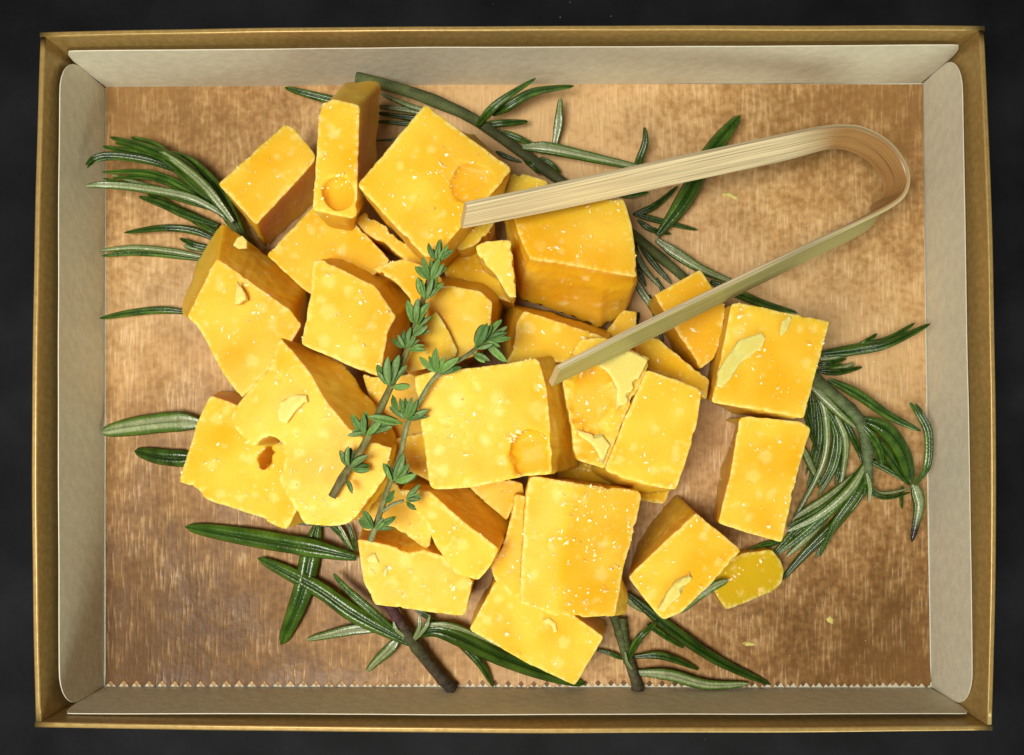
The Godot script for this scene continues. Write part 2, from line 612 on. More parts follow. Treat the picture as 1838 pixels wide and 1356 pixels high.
	var tint := func(p: Vector3, edge: float) -> Color:
		var q := Vector2(p.x, p.z)
		var f := 0.5 + 0.8 * n_low.get_noise_3d(p.x * 0.8, p.y * 0.8, p.z * 0.8 + seed_) + 0.12 * n_mid.get_noise_3d(p.x * 0.5, p.y * 0.5, p.z * 0.5 + seed_)
		var col := Color(0.77, 0.415, 0.018).lerp(Color(0.82, 0.535, 0.062), clampf(f + tone, 0, 1))
		if o.has("pale"): col = col.lerp(Color(0.95, 0.71, 0.36), o.pale)
		if tone < -0.7: col = col.lerp(Color(0.54, 0.38, 0.011), 0.8)
		if eyes.size() and edge == 0.0 : col = col.lerp(Color(0.80, 0.37, 0.010), 0.6 * smoothstep(0.1, 1.2, eye_depth(q, eyes)))
		var scuff := 0.0
		if edge < 0.1:
			scuff = 0.35 * smoothstep(0.40, 0.52, n_mid.get_noise_3d(q.x * 0.55, q.y * 0.55, seed_ + 300)) + 0.4 * smoothstep(0.48, 0.62, n_fine.get_noise_3d(q.x * 0.7, q.y * 0.7, seed_ + 60)) * smoothstep(-0.05, 0.25, n_low.get_noise_3d(q.x * 1.5, q.y * 1.5, seed_ + 80))
		elif edge > 2.0:
			scuff = 0.55 * smoothstep(0.38, 0.55, n_mid.get_noise_3d(p.x * 0.6, p.y * 0.6, p.z * 0.6 + seed_)) * rough
		col = col.lerp(Color(0.95, 0.72, 0.28), clampf(scuff, 0, 1))
		col = col.lerp(Color(0.88, 0.64, 0.19), maxf(spot_amount(q, spots) if edge < 2.0 else 0.0, 0.0))
		if edge > 0.0 and edge < 2.0:
			col = col.lerp(Color(0.93, 0.70, 0.24), edge * clampf(0.45 + 1.3 * n_fine.get_noise_3d(p.x * 0.5, p.y * 0.5, p.z * 0.5), 0, 1))
		return col
	var v := PackedVector3Array()
	var col := PackedColorArray()
	var idx := PackedInt32Array()
	# inner ring of the cap
	var ring := PackedVector2Array()
	for i in cnt:
		ring.append(poly[i] - Vector2(nr[i].x, nr[i].z) * 0.42)
	var dpts := PackedVector2Array(ring)
	var g := 0.8 if (hi.x - lo.x) * (hi.y - lo.y) > 150.0 else 0.6
	var inset := Geometry2D.offset_polygon(ring, -0.45)
	for part in inset:
		if Geometry2D.is_polygon_clockwise(part) != Geometry2D.is_polygon_clockwise(inset[0]): continue
		var plo := part[0]
		var phi := part[0]
		for p in part:
			plo = plo.min(p); phi = phi.max(p)
		var y := plo.y
		while y < phi.y:
			var x := plo.x
			while x < phi.x:
				var p := Vector2(x + rng.randf_range(-0.2, 0.2), y + rng.randf_range(-0.2, 0.2))
				var near := false
				for e in eyes:
					var q := Geometry2D.get_closest_point_to_segment(p, e[0], e[1])
					if absf(p.distance_to(q) - e[2]) < 0.55: near = true
				if not near and Geometry2D.is_point_in_polygon(p, part): dpts.append(p)
				x += g
			y += g
		for e in eyes:   # close rings round the rim of an eye
			var along: Vector2 = e[1] - e[0]
			for f in [0.9, 0.97, 1.0, 1.05]:
				var m := int(TAU * e[2] / 0.45)
				for k in m:
					var dir := Vector2.from_angle(TAU * k / m)
					var p: Vector2 = (e[1] if dir.dot(along) > 0.0 else e[0]) + dir * e[2] * f
					if Geometry2D.is_point_in_polygon(p, part): dpts.append(p)
	for i in dpts.size():
		var p := dpts[i]
		var p3 := Vector3(p.x, hcap.call(p), p.y)
		v.append(p3)
		col.append(tint.call(p3, 0.75 if i < cnt else 0.0))
	var tris := Geometry2D.triangulate_delaunay(dpts)
	for i in range(0, tris.size(), 3):
		var a := dpts[tris[i]]
		var b := dpts[tris[i + 1]]
		var d := dpts[tris[i + 2]]
		if not Geometry2D.is_point_in_polygon((a + b + d) / 3.0, ring): continue
		if (b - a).cross(d - a) > 0.0: idx.append_array(PackedInt32Array([tris[i], tris[i + 1], tris[i + 2]]))
		else: idx.append_array(PackedInt32Array([tris[i], tris[i + 2], tris[i + 1]]))
	# crumbling bevel, then the sides down to the base
	var rings := [PackedInt32Array(range(cnt))]
	var deep := 0.0
	for i in cnt: deep = maxf(deep, rt[i].distance_to(rb[i]))
	var rows := clampi(int(deep / 1.1), 3, 26)
	for r in rows + 2:
		var ids := PackedInt32Array()
		for i in cnt:
			var t3: Vector3 = v[i]
			var edge := Vector3(poly[i].x, v[i].y - 0.42, poly[i].y)
			var p: Vector3
			var e := 3.0
			if r == 0:
				p = edge.lerp(t3, 0.3) + nr[i] * 0.1 + Vector3(0, 0.14, 0)
				e = 0.9
			else:
				var f := float(r - 1) / rows
				p = edge.lerp(rb[i], f)
				var a := minf(1.0, f * 6.0) * (1.0 - 0.6 * f) * rough
				p += nr[i] * a * (0.28 * n_low.get_noise_3d(p.x * 1.7, p.y * 1.7, p.z * 1.7 + seed_) + 0.20 * n_mid.get_noise_3d(p.x, p.y, p.z + seed_) + 0.10 * n_fine.get_noise_3d(p.x, p.y, p.z + seed_))
				if f == 0.0: e = 0.6
			ids.append(v.size())
			v.append(p)
			col.append(tint.call(p, e))
		rings.append(ids)
	for r in rings.size() - 1:
		var A: PackedInt32Array = rings[r]
		var Z: PackedInt32Array = rings[r + 1]
		for i in cnt:
			var j := (i + 1) % cnt
			idx.append_array(PackedInt32Array([A[i], Z[i], Z[j], A[i], Z[j], A[j]]))
	var last: PackedInt32Array = rings[-1]
	var mid := Vector3.ZERO
	for i in last: mid += v[i] / cnt
	var bp := PackedVector2Array()
	for i in last: bp.append(Vector2(v[i].x, v[i].z))
	var bt := Geometry2D.triangulate_polygon(bp)
	if bt.size():
		for i in range(0, bt.size(), 3):
			var a := bp[bt[i]]
			if (bp[bt[i + 1]] - a).cross(bp[bt[i + 2]] - a) > 0.0: idx.append_array(PackedInt32Array([last[bt[i]], last[bt[i + 2]], last[bt[i + 1]]]))
			else: idx.append_array(PackedInt32Array([last[bt[i]], last[bt[i + 1]], last[bt[i + 2]]]))
	else:
		v.append(mid)
		col.append(Color(0.8, 0.45, 0.04))
		for i in cnt: idx.append_array(PackedInt32Array([last[i], v.size() - 1, last[(i + 1) % cnt]]))
	# where crumbs lie: along the rim, on the face and on the sides
	var crumble: float = o.get("crumble", 1.0)
	for k in int(cnt * 0.26 * crumble):
		var i := rng.randi() % cnt
		if n_low.get_noise_2d(i * 0.35, seed_) > -0.1: crumbs.append([v[i] + nr[i] * rng.randf_range(-0.3, 0.4), rng.randf_range(0.10, 0.42)])
	for k in int(dpts.size() * 0.020 * crumble):
		var i := cnt + rng.randi() % maxi(1, dpts.size() - cnt)
		if i < dpts.size():
			var q := v[i]
			for m in rng.randi_range(1, 4):
				crumbs.append([q, pow(rng.randf(), 2.5) * 0.75 + 0.10])
				var q2 := dpts[i] + Vector2(rng.randfn(0, 1.2), rng.randfn(0, 1.2))
				if not Geometry2D.is_point_in_polygon(q2, ring): break
				q = Vector3(q2.x, hcap.call(q2), q2.y)
	for k in int(cnt * 0.022 * crumble):   # a few larger bits
		var i := cnt + rng.randi() % maxi(1, dpts.size() - cnt)
		if i < dpts.size(): crumbs.append([v[i], rng.randf_range(0.45, 0.95)])
	for e in eyes:   # broken bits along the upper rim of an eye
		for k in int(e[2] * 3.0):
			var p: Vector2 = e[0] + Vector2.from_angle(rng.randf_range(-2.9, -0.3)) * e[2] * rng.randf_range(0.9, 1.06)
			if Geometry2D.is_point_in_polygon(p, ring): crumbs.append([Vector3(p.x, hcap.call(p) + 0.1, p.y), rng.randf_range(0.15, 0.6)])
	for k in int(cnt * 0.07 * crumble):
		var ids: PackedInt32Array = rings[rng.randi_range(2, rings.size() - 2)]
		crumbs.append([v[ids[rng.randi() % cnt]], rng.randf_range(0.10, 0.38)])
	var origin := Vector3(c3.x, mid.y, c3.z)
	var node := commit(o.get("name", "cheese_cube"), v, idx, M.cheese, origin, o.get("parent", self), col)
	if not o.has("parent"):
		tag(node, label, o.get("category", "cheese"), o.get("group", "pieces of aged yellow cheese"))
	return node

# a thin broken-off flake lying on a face
func flake(label: String, top: Array, h: float, thick: float, o := {}) -> MeshInstance3D:
	var d := {"name": "cheese_flake", "category": "cheese flake", "group": "loose flakes of cheese", "crumble": 0.15, "rough": 0.7, "tone": 0.6, "flat": true, "pale": 0.32}
	d.merge(o, true)
	return cheese(label, top, h, h - thick, d)

func cheeses():
	# ---- lowest layer, on the paper
	cheese("oblong cheese block at the upper left, its smooth face up beside the tall upright block", [391,330, 510,223, 526,229, 566,278, 561,293, 459,404], 26, 1, {"base": {3: [568,352], 4: [566,362], 5: [476,443], 0: [415,362]}, "spots": [[497,282,7], [507,315,6], [527,245,9]]})
	cheese("flat cheese slab partly covered, between the upper left block and the upright block", [560,372, 625,388, 700,468, 664,500, 600,545, 549,524, 478,458], 29, 3, {"tone": -0.35, "base": {2: [706,474], 1: [640,392]}, "spots": [[498,448,9], [558,412,9], [612,452,10], [617,400,8]]})
	cheese("crumbly edged cheese slice tucked under the big diamond block", [634,396, 655,380, 668,392, 690,404, 712,428, 755,456, 760,480, 735,474, 705,450, 688,434, 660,424], 27, 9, {"tone": -0.4, "rough": 1.6})
	cheese("cheese piece with a ragged hole, lowest at the left, under the bitten slab", [377,711, 401,718, 430,730, 490,760, 540,850, 533,915, 512,953, 486,940, 467,929, 417,912, 369,897, 353,876, 321,865, 329,839, 353,759], 30, 2, {"base": {0: [388,702], 1: [420,704], 2: [450,715]}, "eyes": [[478,814,474,836,8.5,18.0,6.0,0.6]], "spots": [[385,752,13], [403,737,11], [378,834,11], [395,888,11], [450,825,12], [496,893,10]]})
	cheese("dark amber cheese piece half hidden under the small wedge flake", [790,460, 860,442, 900,495, 925,545, 880,530, 800,500], 25, 3, {"tone": -0.5, "rough": 1.3})
	cheese("small crumbled cheese piece under the tip of the tongs", [814,444, 838,404, 890,396, 872,424, 846,444, 826,449], 34, 12, {"tone": -0.2, "rough": 1.5})
	cheese("ragged cheese corner showing above the tongs behind the large amber cube", [918,310, 941,312, 982,324, 985,350, 930,372, 898,362], 31, 8, {"rough": 1.5, "tone": 0.1})
	cheese("little yellow cheese piece between the large amber cube and the tongs", [1092,590, 1118,556, 1143,560, 1142,588, 1110,612, 1088,602], 15, 1, {"tone": -0.3})
	cheese("wide flat cheese slab whose corner points at the top right cube", [1130,590, 1180,607, 1241,657, 1274,682, 1268,718, 1230,690, 1150,660], 26, 2, {"tone": -0.3, "base": {2: [1233,664], 3: [1262,690]}})
	cheese("thin olive yellow slab crossed by the lower arm of the tongs", [1174,530, 1257,484, 1281,518, 1302,550, 1296,610, 1281,644, 1257,663, 1243,636, 1225,611], 19, 1, {"tone": -0.55, "tilt": [2, 0], "rough": 0.7})
	cheese("upright square cheese cube with a peeling face, topmost of the three at the right", [1313,546, 1327,544, 1422,563, 1490,577, 1475,631, 1443,751, 1359,736, 1278,723, 1291,660], 36, 6, {"flat": true, "base": {0: [1296,555], 8: [1274,664], 7: [1266,712]}, "spots": [[1325,596,13], [1436,590,7], [1448,652,10]]})
	cheese("upright oblong cheese block below the peeling cube at the right", [1328,751, 1345,748, 1438,757, 1456,769, 1446,802, 1430,858, 1404,975, 1343,957, 1289,940, 1312,850], 29, 1, {"base": {0: [1322,762], 9: [1293,850], 8: [1279,929]}, "spots": [[1352,856,14], [1374,820,14], [1384,888,10], [1362,888,7], [1345,930,9]]})
	cheese("cheese block lying on its long side with a broken strip along its lower edge", [1250,921, 1331,988, 1286,1039, 1222,1101, 1192,1114, 1178,1102, 1127,1037, 1190,976], 29, 1, {"flat": true, "base": {0: [1214,889], 7: [1150,962], 6: [1132,1014]}, "spots": [[1260,962,8], [1215,953,10], [1168,1068,10], [1290,1010,8]]})
	cheese("thin olive green rind slab by the rosemary at the lower right", [1300,1008, 1337,993, 1386,987, 1400,1004, 1408,1022, 1404,1047, 1390,1060, 1345,1080, 1304,1096, 1288,1072, 1276,1048], 9, 0.6, {"tone": -0.8, "rough": 0.8, "spots": [[1317,1020,6], [1368,1060,8, 1.0], [1402,1046,8, 1.0]]})
	cheese("lowest cheese slab of the heap, pointing at the zigzag paper edge", [889,1044, 960,1056, 1040,1112, 1084,1144, 1032,1232, 944,1190, 842,1131], 24, 0.8, {"flat": true, "base": {3: [1094,1123], 2: [1062,1100]}, "spots": [[1012,1155,13], [1002,1192,13], [895,1075,10], [873,1113,9]]})
	cheese("smooth cheese slab at the lower left edge of the heap above the brown stem", [641,968, 669,973, 701,981, 733,993, 760,988, 800,1000, 849,1044, 834,1105, 816,1105, 750,1096, 673,1086, 652,1044], 32, 1, {"flat": true, "base": {0: [655,934], 1: [676,930], 2: [708,925], 3: [742,915], 4: [775,915]}, "spots": [[668,1023,13], [728,1008,13], [831,1051,13], [745,1040,6]]})
	cheese("narrow upright slice squeezed against the ridged block", [925,888, 945,892, 962,1000, 940,1070, 918,1074, 905,1057, 889,1044, 880,1020, 902,982, 918,927], 35, 8, {"tone": -0.15, "rough": 1.3})
	cheese("deep amber cheese piece in the gap below the arched block", [835,868, 905,860, 938,868, 940,892, 924,900, 910,936, 880,910], 27, 3, {"tone": -0.5, "rough": 1.4})
	cheese("cheese filling the gap where the lower thyme sprig ends", [690,852, 720,876, 748,902, 776,948, 770,990, 735,965, 700,945, 655,955, 640,930, 668,895], 30, 4, {"tone": -0.2, "rough": 1.2})
	cheese("amber cheese seen between the two thyme stems", [650,672, 700,680, 748,668, 775,770, 770,850, 715,812, 690,785, 668,735], 31, 3, {"tone": -0.35})
	cheese("small amber cheese corner left of the arched block", [700,790, 765,775, 785,872, 742,850, 708,830], 35, 10, {"tone": -0.3})
	cheese("deep amber slab showing in the slot between the smooth square and the ridged block", [1000,836, 1040,826, 1100,850, 1204,878, 1192,906, 1110,892, 1000,868], 19, 1, {"tone": -0.5, "rough": 1.2})
	# ---- middle layer
	cheese("big cheese piece at the left with white flecks and a sloping upper side", [388,462, 459,513, 520,556, 541,584, 500,650, 433,717, 398,669, 361,597, 335,568, 364,512], 38, 4, {"flat": true, "base": {0: [399,398,22], 1: [486,464,18], 2: [551,524,18], 3: [548,590], 8: [323,567,16], 9: [352,470,12]}, "spots": [[470,552,10], [488,575,8], [453,648,12], [395,515,10]]})
	cheese("cheese block at centre left with pale round spots, beside the first thyme sprig", [561,466, 579,466, 672,513, 711,568, 696,594, 682,677, 632,659, 540,618, 557,526], 46, 22, {"base": {0: [590,462], 1: [622,464], 2: [708,502], 3: [740,540], 4: [736,590], 5: [706,672]}, "spots": [[591,504,13], [624,522,9], [590,560,16], [582,612,12], [638,632,13], [577,538,9], [668,585,8]]})
	cheese("left part of the rounded cheese behind the thyme tip", [667,482, 724,464, 762,478, 795,500, 775,570, 742,570, 735,533, 706,504], 35, 6, {"tone": -0.3, "rough": 1.3})
	cheese("glossy rounded cheese piece behind the first thyme sprig, below the big diamond block", [768,522, 800,512, 860,522, 884,542, 880,590, 852,640, 800,655, 762,620], 42, 12, {"base": {0: [752,480], 1: [800,486], 2: [872,496], 3: [906,526], 4: [900,580], 5: [866,640]}, "tone": -0.1})
	cheese("small plain cheese triangle under the middle of the first thyme sprig", [783,558, 798,582, 822,628, 816,642, 790,655, 730,670, 720,655, 738,610, 757,577], 45, 22, {})
	cheese("cheese slab with an amber left end, below the large amber cube", [940,558, 980,570, 1040,590, 1092,608, 1085,655, 1000,650, 908,652, 922,626, 927,580], 37, 8, {"base": {0: [914,546], 1: [985,558], 2: [1050,577], 3: [1100,598], 7: [898,615], 8: [905,572]}, "spots": [[949,590,13, 0.9], [1000,590,9]]})
	cheese("cheese piece with torn layered face, between the arched block and the smooth square", [1045,607, 1090,607, 1129,628, 1167,644, 1160,668, 1120,752, 1086,842, 1034,826, 1020,740, 1005,660], 41, 14, {"flat": true, "rough": 1.4, "tone": 0.1, "eyes": [[1058,690,1062,735,42,1.5,6.0,0.7], [1042,800,1056,806,28,1.4,6.0,0.7]]})
	cheese("smooth square cheese block right of the torn one", [1161,664, 1210,680, 1258,699, 1259,713, 1250,767, 1236,814, 1214,880, 1168,873, 1112,857, 1085,844, 1121,755], 42, 12, {"base": {9: [1052,842], 8: [1104,880], 7: [1166,890], 6: [1200,884]}, "spots": [[1112,826,10], [1136,800,5], [1220,740,9], [1175,845,9]]})
	cheese("wedge of cheese whose narrow face points down, under the arched block's lower left corner", [716,880, 768,880, 828,934, 866,962, 896,986, 879,1018, 858,1042, 818,1031, 805,1011, 779,976, 766,943, 742,915], 44, 14, {"base": {0: [740,850], 1: [835,868,24], 2: [872,898,22], 3: [906,925,22], 4: [917,944,22], 5: [905,990]}, "spots": [[830,978,12], [815,922,11], [775,925,9]]})
	# ---- upper layer
	cheese("tall upright cheese block with an eye near its lower end, topmost on the heap", [579,181, 600,177, 645,188, 642,290, 640,386, 632,392, 612,388, 560,377, 566,306, 568,263, 572,208], 46, 8, {"base": {0: [604,170,26], 1: [620,145,26], 2: [683,148,22], 3: [674,285,16], 4: [660,360,14], 5: [652,375]}, "eyes": [[606,346,608,350,29,3.6,3.0]], "spots": [[597,243,9, 1.0], [580,277,6]]})
	cheese("large diamond cheese block with a shallow round eye, beside the upper tong tip", [763,186, 842,246, 919,303, 905,322, 784,456, 764,464, 702,398, 641,332], 47, 24, {"base": {1: [852,240], 2: [916,300]}, "eyes": [[847,330,850,331,38,1.7,2.6]], "spots": [[718,300,8], [704,240,9], [740,355,7], [775,270,8]], "tone": -0.05})
	cheese("large amber cheese cube under the upper arm of the tongs", [912,362, 1000,353, 1120,357, 1134,402, 1144,470, 1142,498, 1080,487, 1010,474, 948,465, 925,402], 38, 8, {"tilt": [0, 4], "base": {9: [905,404,24], 8: [930,535,14], 7: [1008,560,12], 6: [1076,588,12], 5: [1122,563,12], 4: [1145,505,20], 0: [902,385,24]}, "tone": -0.25, "rough": 1.1})
	cheese("slim broken wedge of cheese leaning beside the large amber cube", [854,441, 873,433, 917,430, 922,477, 927,534, 915,535, 905,519, 892,496, 873,477, 857,457], 41, 30, {"rough": 1.2, "tone": 0.2, "tilt": [0, -3]})
	cheese("big cheese slab with a round bite out of its left side", [503,604, 552,664, 587,722, 627,770, 660,792, 704,802, 692,857, 666,892, 642,925, 624,941, 600,945, 547,942, 528,911, 512,887, 499,858, 508,838, 511,822, 508,800, 498,787, 482,782, 468,788, 460,801, 449,800, 425,775, 414,754, 418,738, 433,717, 459,685, 483,661, 495,624], 50, 35, {"flat": true, "base": {0: [535,614], 1: [612,652], 2: [655,705], 3: [690,752], 4: [708,776], 5: [714,798]}, "spots": [[538,812,10], [530,774,7], [580,780,9], [528,871,9], [600,905,9], [490,660,8], [515,740,8], [625,800,9]]})
	cheese("broad cheese block with an arched eye, at the centre under the lower tong tip", [744,676, 771,668, 830,662, 908,653, 963,642, 971,658, 981,698, 986,752, 991,800, 990,852, 938,856, 901,864, 851,875, 780,880, 771,872, 757,766, 747,710], 51, 26, {"base": {4: [1012,632], 5: [1018,655], 6: [1023,690], 7: [1032,745], 8: [1038,800], 9: [1036,840]}, "eyes": [[952,806,958,826,36,3.2,5.0]], "spots": [[820,719,14, 0.95], [893,715,13], [897,740,8, 0.9], [787,808,10, 0.9], [900,828,10], [795,845,12], [770,770,8], [965,735,16, 0.5]]})
	cheese("ridged cheese block studded with crumbs at the bottom centre of the heap", [951,857, 970,856, 1016,865, 1074,875, 1157,886, 1162,898, 1149,950, 1139,989, 1126,1028, 1119,1073, 1111,1119, 1042,1113, 993,1105, 933,1083, 935,1028, 940,943, 944,891], 47, 22, {"tilt": [0, 0], "crease": [1022,869, 998,1105, 0.04, 0.52], "base": {9: [1128,1064], 10: [1120,1105]}, "crumble": 2.6, "spots": [[1083,1038,14], [960,1032,9], [1050,900,8], [1000,890,12], [950,880,8]], "rough": 1.2})

func flakes():
	flake("crescent shaped pale flake lying on the bitten slab", [499,758, 497,738, 503,722, 518,713, 530,709, 549,710, 551,722, 544,722, 531,735, 522,748, 514,760], 51.4, 1.0)
	flake("pale triangular flake standing on the big left piece", [425,504, 432,514, 440,528, 442,538, 430,545, 420,547], 40.6, 1.6)
	flake("small square flake on the sloping upper side of the big left piece", [425,426, 434,423, 442,432, 442,446, 427,447, 417,440], 31.0, 1.2)
	flake("thick rough flake strip broken off along the block at the lower right", [1183,1095, 1200,1062, 1214,1048, 1240,1027, 1243,1040, 1228,1054, 1222,1070, 1205,1084, 1192,1100], 30.2, 1.2, {"rough": 1.6})
	flake("long raised peel on the face of the topmost cube at the right", [1287,693, 1290,668, 1306,640, 1330,610, 1368,597, 1374,606, 1370,622, 1352,636, 1330,652, 1312,680, 1296,697], 36.9, 0.9)
	flake("small shaving at the upper edge of the topmost cube at the right", [1405,577, 1418,566, 1422,572, 1414,594, 1402,604, 1399,598], 36.8, 0.7)
	flake("flat flake in the upper left corner of the smooth bottom slab", [656,1004, 664,996, 672,993, 680,1012, 674,1014, 662,1010], 32.7, 0.8)
	flake("narrow flake below it on the smooth bottom slab, end on end", [686,1030, 692,1017, 696,1020, 694,1034, 688,1038], 32.7, 0.8)
	flake("curled shaving on the lowest slab of the heap", [974,1114, 986,1110, 998,1120, 1000,1134, 994,1136, 990,1124, 978,1120], 24.9, 0.9)
	flake("torn ridge of pale cheese on the layered piece", [1072,655, 1100,640, 1128,630, 1162,646, 1155,666, 1140,690, 1124,725, 1106,735, 1108,700, 1100,680, 1088,664], 42.3, 1.2, {"rough": 1.8})
	flake("lower torn layer near the foot of the layered piece", [1036,770, 1060,778, 1082,782, 1094,800, 1080,832, 1074,812, 1056,792, 1038,782], 42.0, 1.0, {"rough": 1.8})
	flake("fine sliver of cheese on bare paper inside the bend of the tongs", [1297,346, 1310,345, 1325,354, 1322,358, 1310,352, 1298,352], 0.9, 0.5)
	flake("tiny flake on bare paper between rind slab and lower right corner", [1484,1112, 1491,1107, 1498,1112, 1496,1121, 1487,1118], 0.9, 0.6)
	flake("flat tiny flake on bare paper near the dark leaf at the bottom", [1334,1156, 1345,1153, 1357,1156, 1355,1160, 1340,1161], 0.9, 0.5)

func crumb_mesh():
	for k in 30:
		var a := rng.randf() * TAU
		crumbs.append([Vector3(cos(a) * rng.randf_range(146, 165), -1.4, sin(a) * rng.randf_range(118, 135) - 16.0), rng.randf_range(0.06, 0.16)])
	for k in 150:   # loose on the paper
		crumbs.append([at(rng.randf_range(200, 1640), rng.randf_range(170, 1215), 0.5), rng.randf_range(0.08, 0.24)])
	var v := PackedVector3Array()
	var col := PackedColorArray()
	var idx := PackedInt32Array()
	for c in crumbs:
		var b := Basis.from_euler(Vector3(rng.randf() * TAU, rng.randf() * TAU, rng.randf() * TAU))
		var s: float = c[1]
		var sh := Vector3(rng.randf_range(0.7, 1.7), rng.randf_range(0.25, 0.7), rng.randf_range(0.6, 1.1)) * s
		var k := v.size()
		var t := Color(0.90, 0.66, 0.22).lerp(Color(0.97, 0.88, 0.62), rng.randf())
		for d in [Vector3.RIGHT, Vector3.BACK, Vector3.LEFT, Vector3.FORWARD, Vector3.UP, Vector3.DOWN]:
			v.append(c[0] + b * (d * sh * rng.randf_range(0.6, 1.25)))
			col.append(t)
		for i in 4:
			idx.append_array(PackedInt32Array([k + i, k + 4, k + (i + 1) % 4, k + i, k + (i + 1) % 4, k + 5]))
	var o := commit("cheese_crumbs", v, idx, M.crumb, Vector3.ZERO, self, col, PackedVector2Array(), true)
	tag(o, "tiny pale crumbs of cheese scattered over the pieces and paper", "crumbs", "", "stuff")

# ---------------------------------------------------------------- herbs
const GREEN := Color(0.020, 0.058, 0.005)
const GREEN_LIT := Color(0.095, 0.190, 0.020)
const PALE := Color(0.45, 0.52, 0.27)
const RIB := Color(0.10, 0.17, 0.05)

# A needle leaf along px/height points, base first: the upper side is dark with a groove, the under side pale between rolled margins.
func needle(parent: Node, p: Array, width: float, under := false, o := {}):
	var pts := px_points(p)
	var steps := 22
	var line := spline(pts, steps)
	var w0 := width * MM * 0.5 * (o.get("scale", 0.92 if width >= 32 else 0.72) as float)
	var roll: float = o.get("roll", rng.randf_range(-0.25, 0.25))
	var us := [-1.0, -0.86, -0.66, -0.36, -0.1, 0.0, 0.1, 0.36, 0.66, 0.86, 1.0]
	var rings := []
	var col := PackedColorArray()
	var shade := rng.randf_range(0.7, 1.5)
	for i in steps + 1:
		var t := float(i) / steps
		var tan := (line[mini(i + 1, steps)] - line[maxi(i - 1, 0)]).normalized()
		var side := tan.cross(Vector3.UP).normalized()
		if side.length() < 0.5: side = Vector3.RIGHT
		side = side.rotated(tan, roll + 0.15 * sin(t * 3.0 + w0))
		var up := side.cross(tan).normalized()
		var w := w0 * minf(1.0, 0.40 + 2.2 * t) * sqrt(maxf(0.0, 1.0 - pow(maxf(0.0, (t - 0.38) / 0.62), 1.7)))
		if width >= 32: w = w0 * minf(1.0, 0.30 + 2.2 * t) * sqrt(maxf(0.0, 1.0 - pow(maxf(0.0, (t - 0.5) / 0.5), 2.3)))
		w = maxf(w, w0 * 0.05)
		w *= 1.0 + 0.06 * n_mid.get_noise_2d(t * 12.0, w0 * 50.0)
		var ring := PackedVector3Array()
		for k in us.size():
			var u: float = us[k]
			var y: float
			var c: Color
			if under:
				y = w * (0.22 - 0.30 * exp(-pow((absf(u) - 0.38) / 0.30, 2.0)) + 0.10 * exp(-u * u * 90.0)) - w * 0.5 * pow(absf(u), 6.0) + w * 0.2
				c = PALE if absf(u) < 0.6 else (GREEN_LIT if absf(u) < 0.95 else GREEN)
				if absf(u) < 0.08: c = RIB
				c = c * (0.85 + 0.3 * n_mid.get_noise_2d(t * 40.0, u * 3.0))
			else:
				y = w * (0.62 * (1.0 - pow(absf(u), 2.4)) - 0.42 * exp(-u * u * 50.0)) - w * 0.2
				c = GREEN.lerp(GREEN_LIT, clampf(0.2 + absf(u) * 0.35 - 0.5 * exp(-u * u * 60.0) + 0.7 * n_mid.get_noise_2d(t * 20.0 + w0, u * 2.0), 0, 1)) * shade
			if o.has("dead") and t > o.dead:
				c = c.lerp(Color(0.02, 0.017, 0.012), smoothstep(o.dead, o.dead + 0.15, t))
			c.a = 1.0
			ring.append(line[i] + side * u * w + up * y)
			col.append(c)
		for k in [0.7, 0.0, -0.7]:
			ring.append(line[i] + side * k * w - up * w * (0.34 if under else 0.30))
			var c: Color = GREEN_LIT if under else PALE
			col.append(c)
		rings.append(ring)
	var made := commit("leaf", flatten(rings), loft(rings), M.leaf, parent.position * 1000.0 if parent != self else line[0], parent, col)
	if o.has("twin"):   # a neighbour from the same whorl, a little lower
		var p2 := p.duplicate()
		var m := p2.size() / 3
		var off := Vector2(p[-3] - p[0], p[-2] - p[1]).orthogonal().normalized() * (rng.randf_range(7, 12) * (1.0 if rng.randf() < 0.5 else -1.0))
		for i in m:
			var f := 0.25 + 0.75 * float(i) / (m - 1)
			p2[i * 3] += off.x * f; p2[i * 3 + 1] += off.y * f
			p2[i * 3 + 2] = maxf(1.2, p2[i * 3 + 2] - 1.2)
		for i in 2:
			p2[-3 + i] = lerpf(p2[-3 + i], p2[-6 + i], rng.randf_range(0.05, 0.35))
		needle(parent, p2, width * rng.randf_range(0.7, 0.95), rng.randf() < 0.18)
	return made

func stem(parent: Node, p: Array, r0: float, r1: float, colors: Array, called := "stem"):
	var line := spline(px_points(p), 64)
	var rings := []
	var col := PackedColorArray()
	for i in 65:
		var t := i / 64.0
		var tan := (line[mini(i + 1, 64)] - line[maxi(i - 1, 0)]).normalized()
		var side := tan.cross(Vector3.UP).normalized()
		var up := side.cross(tan)
		var r := lerpf(r0, r1, t) * MM * (1.0 + 0.16 * pow(maxf(0.0, sin(t * 21.0 + r0)), 8.0))
		var ring := PackedVector3Array()
		for k in 12:
			var a := TAU * k / 12.0
			var rr := r * (1.0 + 0.10 * absf(cos(a * 2.0)) + 0.10 * n_mid.get_noise_3d(t * 30.0, a * 2.0, r0))
			ring.append(line[i] + (side * cos(a) + up * sin(a)) * rr)
			var f := t * (colors.size() - 1)
			var q := mini(int(f), colors.size() - 2)
			var c: Color = (colors[q] as Color).lerp(colors[q + 1], f - q)
			c = c * (0.8 + 0.5 * n_mid.get_noise_2d(t * 60.0, a * 1.5) + 0.15 * sin(a * 2.0))
			c.a = 1.0
			col.append(c)
		rings.append(ring)
	return commit(called, flatten(rings), loft(rings), M.stem, parent.position * 1000.0, parent, col)

